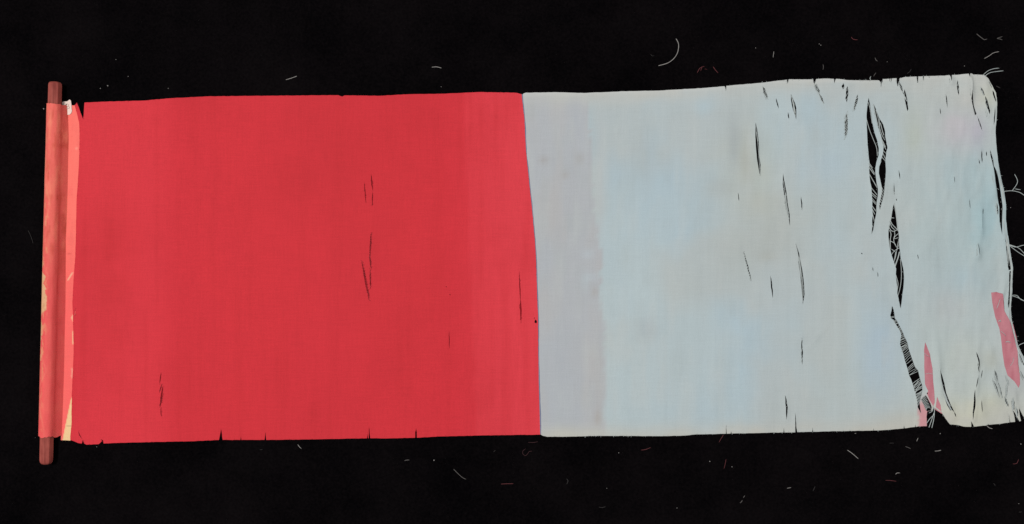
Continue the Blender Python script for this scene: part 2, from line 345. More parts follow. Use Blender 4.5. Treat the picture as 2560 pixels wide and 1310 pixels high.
# edge gaps beside the selvage
PH.append(ZJ((505, 20), (518, 90), (525, 200), (545, 310), (565, 430), (568, 560), (590, 682), (592, 560), (597, 430), (585, 320), (570, 220), (545, 110)))
PH.append(ZJ((612, 715), (622, 770), (628, 850), (645, 960), (657, 1004), (684, 990), (665, 890), (655, 840), (640, 770)))
PT += [(ZJ((620, 730), (650, 800), (645, 960)), 1.3), (ZJ((640, 760), (632, 850), (655, 940)), 1.0), (ZJ((645, 800), (662, 860), (650, 980)), 0.9), (ZJ((508, 130), (535, 240), (572, 268)), 0.6)]
PH.append(ZJ((664, 1012), (660, 1130), (654, 1300)) + ZH((668, 190), (672, 240), (680, 200), (684, 120)) + ZJ((676, 1160), (681, 1008)))
PH.append(ZH((752, 598), (775, 640), (800, 700), (806, 722), (780, 690), (762, 640)))
PT.append((ZH((758, 610), (780, 665), (800, 718)), 1.0))
# lower right corner
PH.append(ZH((85, 742), (112, 800), (130, 860), (148, 950), (180, 1040), (218, 1112), (196, 1090), (176, 1092), (150, 1045), (132, 985), (122, 940), (116, 880), (102, 830)))
PT += [(ZH((118, 900), (150, 1000), (200, 1100)), 2.2), (ZH((100, 800), (130, 920), (160, 1000)), 1.0), (ZH((140, 960), (165, 1020), (190, 1060)), 1.3)]
slit(ZH, (215, 1105), (232, 1150), 4)
slit(ZH, (395, 598), (428, 745), 5.5, 4, 8); slit(ZH, (402, 690), (420, 780), 4); slit(ZH, (448, 750), (438, 825), 2.5, 4, 3)
slit(ZH, (412, 800), (388, 905), 3, 5, 4); slit(ZH, (382, 915), (366, 1175), 6, 15, 4.5)
slit(ZK, (255, 370), (330, 610), 6.5, 9, 9); slit(ZK, (318, 560), (392, 800), 4, 5, 8); slit(ZK, (245, 520), (345, 810), 2.6, 9, 5)
slit(ZK, (440, 490), (490, 600), 3.2, 8, 5); slit(ZK, (455, 600), (450, 770), 3.4, 10, 5); slit(ZK, (428, 780), (470, 935), 5.5, 3, 6)
slit(ZK, (60, 820), (76, 1020), 3.4, 7, 6); slit(ZK, (540, 820), (556, 985), 7, 10, 6); slit(ZK, (640, 380), (700, 520), 4, 8, 5); slit(ZK, (590, 950), (612, 1080), 4, 7, 5)
# places where only the pink lining is left
PINK = [ZF((640, 170), (628, 260), (630, 480), (640, 680), (678, 765), (660, 790), (690, 860), (740, 948), (756, 900), (750, 780), (735, 640), (725, 480), (700, 320), (665, 230)),
        ZF((780, 830), (768, 958), (836, 1012), (822, 930), (800, 880)),
        ZH((525, 105), (535, 190), (560, 310), (595, 400), (610, 480), (625, 620), (640, 720), (665, 800), (720, 850), (755, 905), (765, 870), (765, 780), (755, 700), (750, 600), (725, 490), (705, 390), (680, 330), (640, 260), (635, 170), (620, 115), (570, 100))]
PH += PINK

# ---- holes of the red panel
RH, RT = [], []
def rslit(zf, a, b, w, n=0, skew=0, bend=0.0):
    p, q = zf(a, b); RH.append(lens(p, q, w, bend))
    if n: RT.extend((t, 0.75) for t in hatch(p, q, w, n, skew, bend))
rslit(ZR, (193, 40), (207, 172), 4.5); rslit(ZR, (206, 168), (202, 275), 3.5); rslit(ZR, (145, 98), (158, 255), 2.8)
rslit(ZR, (196, 452), (184, 640), 4.5, 11, 3); rslit(ZR, (182, 610), (196, 720), 5, 7, 4); rslit(ZR, (188, 715), (190, 860), 4.5, 4, 8)
rslit(ZR, (128, 655), (182, 948), 6.5, 15, -4)
for p in ((730, 845), (756, 902)): q = ZR(p)[0]; RH.append(lens((q[0]-2, q[1]-1), (q[0]+2, q[1]+1), 2.5))
rslit(ZR, (749, 1160), (751, 1285), 2.6)
rslit(ZS, (262, 105), (270, 300), 3.4); rslit(ZS, (270, 280), (275, 445), 5.5)
q = ZS((372, 437))[0]; RH.append([(q[0]+3*math.cos(a)*(1+.25*math.sin(3*a)), q[1]+4.2*math.sin(a)) for a in np.linspace(0, 5.6, 9)])
q = ZS((363, 414))[0]; RH.append([(q[0]+1.4*math.cos(a), q[1]+1.2*math.sin(a)) for a in np.linspace(0, 5.2, 6)])
rslit(ZU, (420, 325), (393, 520), 3.2); rslit(ZU, (432, 515), (388, 670), 3.5, 3, 5); rslit(ZU, (449, 550), (396, 915), 6.0, 1, 14); rslit(ZU, (412, 905), (424, 1060), 2.8)
RH.append(lens((189.5, 772), (187.5, 790), 2.4)); RH.append(lens(*ZV((246, 70), (289, 160)), 2.2, 2))

# ---- height of the silk over the table (metres)
CREASE = [  # x0,y0,x1,y1, amp mm, width px
    (2448, 530, 2453, 600, 0.9, 9), (2441, 608, 2446, 650, 0.8, 10), (2423, 190, 2426, 238, 1.1, 7), (2452, 250, 2475, 300, 0.9, 9), (2462, 210, 2478, 240, 0.7, 8),
    (2376, 190, 2380, 214, 0.5, 6), (2065, 815, 2018, 875, 0.22, 4), (2475, 430, 2485, 500, 0.8, 8), (2490, 560, 2512, 640, 0.6, 8), (2510, 690, 2500, 760, 0.8, 6),
    (2340, 860, 2350, 960, 0.9, 9), (2480, 900, 2470, 840, 0.4, 12), (1988, 1035, 1984, 1078, 0.35, 6), (2415, 400, 2452, 470, 0.4, 16), (2398, 560, 2440, 740, 0.5, 22), (2300, 640, 2330, 560, 0.3, 20),
    (2530, 830, 2545, 940, 0.5, 7), (2440, 480, 2450, 430, 0.5, 6), (1960, 1005, 1966, 1050, 0.25, 5), (1460, 690, 1490, 720, 0.10, 8), (1884, 330, 1886, 420, 0.35, 7)]
STEP = [(2423, 188, 2430, 255, 2.0, 14), (2450, 505, 2452, 605, 1.3, 16), (2441, 610, 2444, 650, 1.1, 14), (2376, 190, 2378, 215, .9, 8), (2478, 240, 2485, 300, .9, 10),
        (2342, 900, 2353, 1010, 1.3, 14), (2480, 430, 2488, 500, 1.1, 10), (2518, 690, 2502, 760, .9, 8), (2064, 815, 2018, 875, .3, 5), (2446, 870, 2434, 1060, .8, 12), (1884, 315, 1893, 430, .55, 12),
        (2462, 205, 2474, 290, 1.2, 9), (2405, 190, 2412, 240, .7, 12), (2487, 945, 2515, 1050, .9, 14), (2530, 960, 2548, 1040, 1.0, 10), (2505, 560, 2516, 650, .8, 10), (2330, 560, 2345, 700, .35, 26), (2395, 380, 2400, 470, .35, 22)]
def z_common(x, y, seed):
    z = 0.00016*fbm(x/260.0+seed, y/330.0, 2) + 0.00006*fbm(x/45.0, y/160.0+seed, 2)
    return z
def z_pale(x, y):
    x = np.asarray(x, float); y = np.asarray(y, float)
    wr = sstep(2150, 2480, x)
    z = 0.00085 + z_common(x, y, 5.0) + wr*(0.0010*fbm(x/38.0, y/120.0+9, 3) + 0.00035*fbm(x/14.0, y/40.0, 2))
    for x0, y0, x1, y1, a, w in CREASE:
        d = np.array((x1-x0, y1-y0), float); L2 = d@d
        t = np.clip(((x-x0)*d[0]+(y-y0)*d[1])/L2, -0.2, 1.2)
        dist2 = (x-x0-t*d[0])**2 + (y-y0-t*d[1])**2
        z = z + a*0.0017*np.exp(-dist2/(w*w))*np.clip(1.2-abs(t-0.5)*1.6, 0, 1)
    for x0, y0, x1, y1, a, w in STEP:
        d = np.array((x1-x0, y1-y0), float); L = math.hypot(*d); u = d/L
        t = ((x-x0)*u[0]+(y-y0)*u[1])/L; sd = (x-x0)*u[1]-(y-y0)*u[0]       # sd > 0: right of the line
        z = z + a*0.001*np.exp(-(sd/np.where(sd > 0, 3.5, w))**2)*sstep(-0.15, 0.25, t)*sstep(1.15, 0.75, t)
    return np.maximum(z, 0.00045)
def z_red(x, y):
    return np.maximum(0.00115 + z_common(np.asarray(x, float), np.asarray(y, float), 1.0), 0.0006)

# ---- colours
def mixc(cur, col, w): return cur + (alb(col) - cur)*np.clip(w, 0, 1)[:, None]
def blob(x, y, cx, cy, rx, ry): 
    j = 0.35*fbm(x/60.0+cx, y/60.0+cy, 3)
    return np.clip(np.exp(-(((x-cx)/rx)**2 + ((y-cy)/ry)**2))*(1+j), 0, 1)
def dye_red(x, y):
    c = np.tile(alb((208, 50, 60)), (len(x), 1))
    c = mixc(c, (221, 60, 70), 0.55*sstep(470, 370, x + 6*fbm(x/30, y/90, 2)))
    c = mixc(c, (202, 50, 57), 0.6*blob(x, y, 270, 660, 60, 200))
    c = mixc(c, (211, 51, 59), 0.7*blob(x, y, 640, 700, 180, 500))
    c = mixc(c, (198, 47, 54), 0.5*blob(x, y, 900, 420, 200, 260))
    edge = 1160 + 30*(y-232)/858
    c = mixc(c, (223, 66, 76), 0.30*sstep(-2, 3, x-edge+1.5*fbm(y/20, x/50, 2)) + 0.5*sstep(-80, 140, x-edge))
    c = mixc(c, (211, 51, 59), 0.5*blob(x, y, 1010, 800, 120, 400))
    c = mixc(c, (195, 46, 53), 0.25*sstep(0.0, 0.9, fbm(x/14.0, y/300.0, 3)) + 0.18*sstep(0.1, 0.9, fbm(x/120.0+50, y/120.0, 4)))
    return c
def dye_pale(x, y):
    c = np.tile(alb((180, 194, 197)), (len(x), 1))
    c = mixc(c, (174, 193, 201), 0.9*np.clip(0.6+0.8*fbm(x/190.0+3, y/260.0, 3), 0, 1))
    c = mixc(c, (167, 185, 194), 0.6*blob(x, y, 1530, 390, 120, 90))
    c = mixc(c, (183, 188, 185), 0.6*np.clip(0.35+fbm(x/130.0+30, y/170.0+8, 3), 0, 1))
    c = mixc(c, (187, 195, 192), 0.55*sstep(1900, 2350, x))
    # greyer strip with a broken edge beside the seam
    seamx = np.interp(y, [p[1] for p in SEAM], [p[0] for p in SEAM])
    edge = np.interp(y, [230, 300, 450, 560, 640, 700, 760, 830, 1090], [1462, 1470, 1482, 1488, 1502, 1504, 1498, 1512, 1512]) + 5*fbm(y/22.0, x/60.0, 3)
    w = sstep(4, -3, x-edge)
    c = mixc(c, (177, 180, 184), 0.88*w)
    c = mixc(c, (182, 180, 178), 0.55*w*np.clip(fbm(x/40.0, y/130.0+4, 3), 0, 1))
    c = mixc(c, (174, 179, 185), 0.35*w*np.clip(fbm(x/50.0+9, y/140.0, 3), 0, 1))
    c = mixc(c, (184, 194, 200), 0.7*w*np.clip(blob(x, y, 1470, 635, 14, 12)+blob(x, y, 1475, 692, 18, 9)+blob(x, y, 1462, 705, 8, 20), 0, 1))
    c = mixc(c, (166, 162, 158), 0.5*(blob(x, y, 1358, 400, 12, 10)+blob(x, y, 1450, 398, 10, 14)+blob(x, y, 1413, 438, 8, 10)))
    c = mixc(c, (168, 160, 152), 0.5*w*(blob(x, y, 1488, 730, 6, 14)+blob(x, y, 1495, 1045, 10, 20)+0.6*blob(x, y, 1490, 1010, 3, 20)))
    # stains
    for cx, cy, rx, ry, col, a in ((1870, 440, 70, 90, (184, 188, 176), .7), (1900, 520, 60, 40, (184, 184, 170), .55), (1912, 640, 26, 14, (170, 168, 156), .5), (1980, 530, 90, 110, (182, 188, 184), .6),
                                   (1850, 640, 70, 90, (178, 186, 184), .6), (1835, 350, 14, 70, (160, 168, 170), .6), (1866, 390, 18, 70, (172, 174, 164), .65), (1800, 470, 60, 30, (174, 180, 178), .5), (1900, 590, 90, 60, (176, 181, 176), .5), (1500, 470, 10, 160, (186, 188, 190), .3), (1620, 820, 22, 26, (170, 178, 182), .5),
                                   (2285, 330, 26, 60, (182, 190, 178), .6), (2385, 325, 55, 50, (196, 188, 194), .65), (2440, 335, 30, 45, (184, 178, 190), .7), (2425, 250, 40, 25, (196, 186, 178), .4),
                                   (2400, 430, 90, 60, (168, 188, 194), .5), (2450, 560, 70, 150, (160, 188, 194), .75), (2330, 560, 80, 140, (172, 190, 192), .5), (2420, 700, 60, 40, (166, 188, 196), .5),
                                   (2370, 770, 50, 50, (184, 186, 186), .5), (2475, 900, 22, 24, (176, 176, 160), .6), (2180, 660, 60, 90, (182, 190, 190), .5), (2130, 960, 90, 120, (180, 192, 192), .4),
                                   (2330, 860, 70, 90, (184, 196, 194), .5), (2450, 1020, 110, 50, (200, 200, 178), .8), (2400, 1055, 70, 26, (206, 204, 172), .8), (2420, 900, 90, 70, (188, 194, 186), .55), (2250, 1060, 60, 26, (190, 190, 178), .5),
                                   (2540, 960, 40, 60, (176, 176, 174), .5), (2350, 1050, 30, 20, (190, 178, 180), .5), (2200, 900, 50, 120, (170, 190, 204), .6), (2050, 420, 60, 40, (174, 192, 202), .6), (2470, 230, 30, 40, (196, 198, 178), .6)):
        c = mixc(c, col, a*blob(x, y, cx, cy, rx, ry))
    c = mixc(c, (168, 177, 176), 0.2*np.clip(fbm(x/34.0+11, y/70.0+2, 4)-0.1, 0, 1))
    c = mixc(c, (190, 196, 194), 0.3*np.clip(fbm(x/24.0+71, y/110.0+5, 4)-0.1, 0, 1))
    # cream margins top and bottom
    top = np.interp(x, [1305, 1560, 1765, 1966, 2160, 2450], [234, 229, 220, 199, 201, 186]); bot = np.interp(x, [1350, 1700, 2100, 2400, 2560], [1090, 1088, 1079, 1066, 1052])
    c = mixc(c, (190, 192, 187), 0.8*np.exp(-((y-top)/(30+22*sstep(1900, 2300, x)))**2)*(1+0.4*fbm(x/70, y/30, 2)))
    c = mixc(c, (190, 190, 182), 0.8*np.exp(-((bot-y)/(26+20*sstep(2100, 2400, x)))**2)*(1+0.4*fbm(x/70+7, y/30, 2)))
    c = mixc(c, (200, 202, 198), 0.6*np.exp(-((y-top)/5)**2))
    # faded pink left of the bottom notch
    c = mixc(c, (208, 142, 148), 0.85*sstep(2291, 2299, x+4*fbm(y/12, x/12, 2))*sstep(2322, 2317, x)*sstep(995, 1018, y))
    c = mixc(c, (206, 152, 156), 0.5*blob(x, y, 2314, 1010, 14, 18))
    # vertical slubs
    c = c*(1 + 0.014*fbm(x/9.0, y/400.0, 2) + 0.006*fbm(x/200.0, y/9.0, 2))[:, None]
    return c

# ---- triangulated sheets with real holes
def resample(poly, step, rag):
    out = []; n = len(poly)
    for i in range(n):
        a = np.array(poly[i], float); b = np.array(poly[(i+1) % n], float); L = np.linalg.norm(b-a)
        k = max(1, int(math.ceil(L/step))); nn = np.array((-(b-a)[1], (b-a)[0]))/(L+1e-9)
        for j in range(k):
            p = a + (b-a)*j/k
            if rag and 0 < j: p = p + nn*random.uniform(-rag, rag)
            out.append((float(p[0]), float(p[1])))
    return out
def inside(poly, x, y):
    res = np.zeros(len(x), bool); px = np.array([p[0] for p in poly]); py = np.array([p[1] for p in poly])
    m = (x > px.min()) & (x < px.max()) & (y > py.min()) & (y < py.max())
    if not m.any(): return res
    xs, ys = x[m], y[m]; r = np.zeros(len(xs), bool); n = len(poly)
    for i in range(n):
        x0, y0, x1, y1 = px[i-1], py[i-1], px[i], py[i]
        if y0 == y1: continue
        c = ((y0 > ys) != (y1 > ys)) & (xs < (x1-x0)*(ys-y0)/(y1-y0) + x0); r ^= c
    res[m] = r; return res
def sheet(name, outline, holes, grid, zf, colf, mat, parent, thick, rag=0.35, lips=0.0005, fine=None, flat=()):
    loops = [resample(outline, 7, rag)] + [resample(h, 5, 0.15) for h in holes]
    pts, edges = [], []
    for lp in loops:
        n0 = len(pts); pts += lp; edges += [(n0+i, n0+(i+1) % len(lp)) for i in range(len(lp))]
    bnd = np.array(pts)
    xs = [p[0] for p in outline]; ys = [p[1] for p in outline]
    gx, gy = np.meshgrid(np.arange(min(xs), max(xs), grid), np.arange(min(ys), max(ys), grid)); gx = gx.ravel(); gy = gy.ravel()
    if fine:
        fx, fy = np.meshgrid(np.arange(fine[0], fine[2], fine[4]), np.arange(fine[1], fine[3], fine[4])); fx = fx.ravel(); fy = fy.ravel()
        k = ~((gx > fine[0]-1) & (gx < fine[2]) & (gy > fine[1]-1) & (gy < fine[3])); gx = np.concatenate([gx[k], fx]); gy = np.concatenate([gy[k], fy])
    ok = inside(loops[0], gx, gy)
    for lp in loops[1:]: ok &= ~inside(lp, gx, gy)
    gx, gy = gx[ok], gy[ok]
    allp = [Vector(p) for p in pts] + [Vector((float(a), float(b_))) for a, b_ in zip(gx, gy)]
    v2, _, f2, *_ = delaunay_2d_cdt(allp, edges, [], 0, 1e-4, False)
    vx = np.array([v[0] for v in v2]); vy = np.array([v[1] for v in v2]); tri = np.array([tuple(f) for f in f2 if len(f) == 3])
    cx = vx[tri].mean(1); cy = vy[tri].mean(1)
    keep = inside(loops[0], cx, cy)
    for lp in loops[1:]: keep &= ~inside(lp, cx, cy)
    tri = tri[keep]
    a2 = (vx[tri[:, 1]]-vx[tri[:, 0]])*(vy[tri[:, 2]]-vy[tri[:, 0]])-(vx[tri[:, 2]]-vx[tri[:, 0]])*(vy[tri[:, 1]]-vy[tri[:, 0]])
    tri[a2 > 0] = tri[a2 > 0][:, ::-1]           # y is flipped on the table: keep normals up
    used = np.unique(tri); remap = -np.ones(len(vx), int); remap[used] = np.arange(len(used)); tri = remap[tri]; vx, vy = vx[used], vy[used]
    z = zf(vx, vy)
    if lips and len(loops) > 1:                  # silk lifts a little along its tears
        hb = np.array([p for lp, h in zip(loops[1:], holes) if h not in flat for p in lp])
        dmin = np.full(len(vx), 1e9)
        for k in range(0, len(hb), 200):
            blk = hb[k:k+200]; d = np.min((vx[:, None]-blk[None, :, 0])**2 + (vy[:, None]-blk[None, :, 1])**2, axis=1); dmin = np.minimum(dmin, d)
        z = z + lips*np.exp(-dmin/(11.0**2))*(0.15+0.85*np.clip(fbm(vx/40.0+3, vy/60.0, 2), -0.4, 1))
        z = np.maximum(z, 0.0004)
    verts = [((x_-1280)*S, -(y_-655)*S, z_) for x_, y_, z_ in zip(vx, vy, z)]
    o_ = new_mesh_object(name, verts, [tuple(int(i) for i in t) for t in tri], mat, parent)
    set_dye(o_, colf(vx, vy)); thicken(o_, thick)
    return o_

red = sheet('red_silk_panel', RED_OUT, RH, 9, z_red, dye_red, M_red, scroll, 0.00022, lips=0.0003)
bk = [(x, y_) for x, y_ in ((225, 305), (500, 262), (1290, 258), (1322, 700), (1330, 1062), (1000, 1066), (560, 1040), (240, 1078))]
bl = sheet('backing_layer', bk, [], 60, lambda x, y: 0.0003 + 0*x, lambda x, y: np.tile(alb((150, 20, 30)), (len(x), 1)), M_red, red, 0.0001)
bl['label'] = 'deep red backing seen through the slits'
red['label'] = 'plain red silk panel with a few vertical slits'
pale = sheet('pale_silk_panel', PALE_OUT, PH, 9, z_pale, dye_pale, M_pale, scroll, 0.00016, lips=0.0010, fine=(2150, 180, 2600, 1090, 5), flat=PINK)
pale['label'] = 'pale blue grey silk panel, stained, split and fraying towards its free end'
for pk in PINK:
    c_ = np.mean(np.array(pk), axis=0)
    big = [tuple(np.array(p) + (np.array(p)-c_)/np.linalg.norm(np.array(p)-c_)*6) for p in pk]
    def dye_pink(x, y):
        c = np.tile(alb((194, 128, 137)), (len(x), 1))
        c = mixc(c, (208, 140, 148), 0.8*np.clip(fbm(x/12.0, y/40.0, 3), 0, 1)); c = mixc(c, (180, 104, 116), 0.8*np.clip(fbm(x/10.0+40, y/60.0, 3), 0, 1)); return c
    o = sheet('pink_lining', big, [], 8, lambda x, y: z_pale(x, y)-0.0003, dye_pink, M_pink, pale, 0.0001)
    o['label'] = 'faded pink lining showing where the pale silk is gone'

# blue-grey edge running along the join
bd = Bundle(); path = smooth_path(SEAM, 8)
for i, (x, y_) in enumerate(path):
    w = 1.7 + 0.7*float(fbm(np.array([y_/30]), np.array([1.0]), 2)[0]); za = float(z_pale(x+2, y_)) + 0.0001
    for dx, dz in ((-0.6, 0.0), (0.4+w*0.5, 0.00012), (0.4+w, -0.0001)): bd.v.append(((x+dx-1280)*S, -(y_-655)*S, za+dz))
    if i: 
        k = 3*i
        for q_ in (0, 1): bd.f.append((k+q_, k+q_+1, k+q_-2, k+q_-3))
o = bd.build('seam_edge', M_seam, scroll); o['label'] = 'thin blue grey edge along the join of the two panels'

# threads in the tears
bd = Bundle()
for pts_, r in PT:
    sp_ = smooth_path(pts_, 4); n = len(sp_)
    bd.add(tube([P(x, y_, float(z_pale(x, y_)) - 0.00008 + 0.0003*math.sin(math.pi*i/(n-1))) for i, (x, y_) in enumerate(sp_)], 0.82*r*S, 5, False))
def hairs(bd, poly, n, lo, hi, zf, spread, r=(0.3, 0.5), closed=True):
    segs = [(poly[i], poly[(i+1) % len(poly)]) for i in range(len(poly) if closed else len(poly)-1)]; w_ = [math.dist(*q_) for q_ in segs]
    for (a, b2) in random.choices(segs, w_, k=n):
        t = random.random(); x = a[0]+(b2[0]-a[0])*t; y_ = a[1]+(b2[1]-a[1])*t
        w = random.choice((math.pi/2, -math.pi/2)) + random.gauss(0, spread); L = random.uniform(lo, hi); k = random.gauss(0, 0.25*L)
        zz = float(zf(x, y_))
        bd.add(tube([P(x, y_, zz-0.00005), P(x+math.cos(w)*L*.5-math.sin(w)*k*.5, y_+math.sin(w)*L*.5+math.cos(w)*k*.5, zz+0.0002), P(x+math.cos(w)*L, y_+math.sin(w)*L, max(0.0002, zz-0.0002))], random.uniform(*r)*S, 4))
for h in PH:
    if h in PINK: continue
    per = sum(math.dist(h[i], h[i-1]) for i in range(len(h)))
    hairs(bd, h, int(per/15), 2, 6, z_pale, 0.35)
hairs(bd, PALE_TOP[9:], 150, 1.5, 4.5, z_pale, 0.5, closed=False); hairs(bd, PALE_BOT, 170, 1.5, 4.5, z_pale, 0.5, closed=False); hairs(bd, PALE_RIGHT, 90, 3, 9, z_pale, 0.7, closed=False)
o = bd.build('torn_threads', M_thread, pale); o['kind'] = 'stuff'; o['label'] = 'pale threads still bridging the tears'
bd = Bundle()
for pts_, r in RT:
    sp_ = smooth_path(pts_, 4); bd.add(tube([P(x, y_, float(z_red(x, y_)) - 0.0001) for x, y_ in sp_], r*S, 5, False))
for h in RH: hairs(bd, h, int(sum(math.dist(h[i], h[i-1]) for i in range(len(h)))/9), 2, 6, z_red, 0.3)
hairs(bd, RED_OUT, 260, 1, 3, z_red, 0.5, (0.25, 0.4))
o = bd.build('torn_threads', M_red_thread, red); o['kind'] = 'stuff'; o['label'] = 'red threads bridging the slits'
# long loose threads along the free end, one object each
FRAY = [ZI((570, 468), (620, 425), (680, 405), (722, 402)), ZI((590, 475), (640, 442), (760, 425)), ZJ((606, 287), (690, 280), (760, 295), (801, 320), (880, 372)), ZJ((692, 282), (742, 200), (714, 128)),
        ZJ((655, 765), (720, 792), (801, 775), (860, 790)), ZJ((655, 768), (735, 830), (801, 872), (850, 900)), ZJ((660, 768), (750, 800), (801, 848), (840, 880)), ZJ((684, 1232), (735, 1232), (770, 1268), (830, 1292)), ZJ((684, 1235), (740, 1250), (801, 1280), (840, 1283)),
        ZH((755, 555), (780, 538), (830, 520)), ZI((680, 885), (708, 868)), ZJ((718, 262), (750, 268), (772, 270)), ZA((490, 208), (478, 180), (492, 152))]
for pts_ in FRAY:
    sp_ = smooth_path(pts_, 4); n = len(sp_)
    v_, f_ = tube([P(x, y_, 0.0009*(1-i/(n-1)) + 0.0003 + 0.0008*math.sin(math.pi*i/(n-1))) for i, (x, y_) in enumerate(sp_)], 0.8*S, 5)
    new_mesh_object('frayed_thread', v_, f_, M_thread, pale)
# rolled selvage along the free end
SELV = ZJ((530, 40), (560, 120), (592, 230), (611, 340), (612, 440), (610, 540), (618, 640), (640, 720), (660, 840), (688, 990), (683, 1130), (679, 1240)) + ZH((690, 300), (712, 410), (742, 520), (790, 632), (840, 730))
sp_ = smooth_path(SELV, 5); rr = np.interp(range(len(sp_)), [0, 12, 60, 75, 95, len(sp_)], [1.2, 2.6, 2.4, 1.2, 1.1, 1.6])
v_, f_ = tube([P(x, y_, 0.0011) for x, y_ in sp_], 1.0, 7, False)
v_ = [Vector(P(x, y_, 0.0012)) + (v_[i*7+k]-Vector(P(x, y_, 0.0011)))*rr[i]*S for i, (x, y_) in enumerate(sp_) for k in range(7)]
o = new_mesh_object('rolled_selvage', v_, f_, M_thread, pale); o['label'] = 'pale rolled edge strand coming loose'

# ------------------------------------------------------------------ wooden roller with its brocade sleeve
AX0, AX1 = np.array(P(147, 205, 0.0068)), np.array(P(124.5, 1160, 0.0068))
AX0[0] = (147-1280)*S; AX1[0] = (124.5-1280)*S
def on_axis(t): return AX0 + (AX1-AX0)*t
rad = 16.6*S; sides = 8; rv, rf = [], []
dirv = Vector(AX1-AX0).normalized(); sidev = dirv.cross(Vector((0, 0, 1))).normalized() * -1; upv = Vector((0, 0, 1))
if sidev.x < 0: sidev = -sidev
secs = [(0.0, 0.55), (0.0015, 0.80), (0.005, 0.95), (0.010, 1.0)] + [(t, 1.0) for t in np.linspace(0.03, 0.97, 12)] + [(0.988, 0.98), (0.994, 0.90), (0.998, 0.74), (1.0, 0.5)]
for t, s_ in secs:
    c0 = Vector(on_axis(t))
    for k in range(sides):
        # facet corners, each one slightly rounded by a pair of vertices
        for da in (-0.05, 0.05):
            w = 2*math.pi*(k+0.5)/sides + 0.349 + da
            rv.append(c0 + (sidev*math.cos(w) + upv*math.sin(w))*rad*s_)
m_ = sides*2
for i in range(len(secs)-1):
    for k in range(m_):
        rf.append((i*m_+k, (i+1)*m_+k, (i+1)*m_+(k+1) % m_, i*m_+(k+1) % m_))
rf.append(tuple(range(m_))); rf.append(tuple((len(secs)-1)*m_+k for k in range(m_))[::-1])
o = new_mesh_object('roller_rod', rv, rf, M_wood, scroll, smooth=False); o['label'] = 'octagonal red brown wooden roller with rounded ends'

# sleeve: wraps over the rod, comes down on its right and lies flat under the strip
t0, t1 = (262-205)/955, (1091-205)/955
NV, prof = 420, []
for a in np.linspace(255, 7, 40): prof.append(('arc', math.radians(a)))
for d_ in np.linspace(0.1, 1.0, 10): prof.append(('run', d_))
sv, sf, su, sw = [], [], [], []
for j in range(NV+1):
    v_ = j/NV; t = t0 + (t1-t0)*v_; c0 = Vector(on_axis(t)); py = 262 + (1091-262)*v_
    R0 = (18.4 + 1.4*v_)*S
    zr = 0.0068
    R0 = min(R0, 0.0067)
    endx = (np.interp(py, [262, 340, 500, 600, 700, 880, 1000, 1095], [173, 176, 173, 168, 169, 166, 163, 159]) - 1280)*S
    ang = math.radians(7); lastp = c0 + (sidev*math.cos(ang) + upv*math.sin(ang))*R0
    for i, (kind, a) in enumerate(prof):
        if kind == 'arc':
            r = R0*(1 + 0.012*float(fbm(np.array([a*3]), np.array([py/40]), 2)[0]) + 0.012*math.cos(8*a - 0.5))
            p = c0 + (sidev*math.cos(a) + upv*math.sin(a))*r
            p.z = max(p.z, 0.0003)
        else:
            e_ = a; x_ = lastp.x + (endx-lastp.x)*e_
            zf_ = lastp.z + (0.00025-lastp.z)*min(1, e_*1.2)**0.85
            p = Vector((x_, lastp.y, zf_))
        if j == 0: p = p + dirv*0.0006*float(fbm(np.array([i*0.3]), np.array([2.0]), 2)[0])
        if j == NV: p = p + dirv*0.0008*float(fbm(np.array([i*0.25]), np.array([6.0]), 2)[0])
        sv.append(p); su.append(i/(len(prof)-1)); sw.append(py)
n_ = len(prof)
for j in range(NV):
    for i in range(n_-1):
        a = j*n_+i; sf.append((a, a+n_, a+n_+1, a+1))
sl = new_mesh_object('rod_sleeve', sv, sf, M_sleeve, scroll)
su = np.array(su); sw = np.array(sw)
c = np.tile(alb((240, 108, 98)), (len(su), 1))
c = mixc(c, (214, 92, 76), 0.8*np.clip(fbm(su*14, sw/26.0, 4), 0, 1)); c = mixc(c, (248, 136, 112), 0.6*np.clip(fbm(su*10+20, sw/34.0, 4), 0, 1)); c = mixc(c, (238, 88, 90), 0.7*sstep(560, 760, sw))
arc = np.abs(np.sin(sw/34.0 + 1.6*fbm(su*4, sw/90.0, 2)) - (su*9-4.0))                     # faint curling brocade lines
c = mixc(c, (246, 146, 122), 0.4*np.exp(-(arc/0.17)**2)*sstep(0.62, 0.45, su))
edge_ = 0.322 + 0.006*np.sin(sw/13.0)
wear = 0.07*sstep(320, 380, sw)*sstep(560, 540, sw) + 0.12*sstep(540, 600, sw)*sstep(1000, 960, sw) + 0.88*sstep(610, 700, sw)*sstep(890, 850, sw)
lim = edge_ + 0.15*wear*np.clip(0.62+0.8*fbm(sw/24.0, su*2+3, 4), 0, 1.3) + 0.012 + 0.02*np.clip(fbm(sw/18.0, su+8, 2), 0, 1)
cream = sstep(0.012, -0.012, su-lim)
c = mixc(c, (229, 182, 138), 0.9*cream)
c = mixc(c, (168, 128, 84), 0.7*cream*np.clip(fbm(su*40, sw/8.0, 3)-0.2, 0, 1))
fl = sstep(0.42, 0.62, fbm(su*22+4, sw/16.0, 4))*sstep(0.62, 0.40, su)*np.clip(0.35+0.65*sstep(420, 640, sw)*sstep(960, 900, sw), 0, 1)
c = mixc(c, (232, 176, 128), 0.6*fl)
set_dye(sl, c); sl['label'] = 'coral brocade sleeve, worn to cream along its outer side'

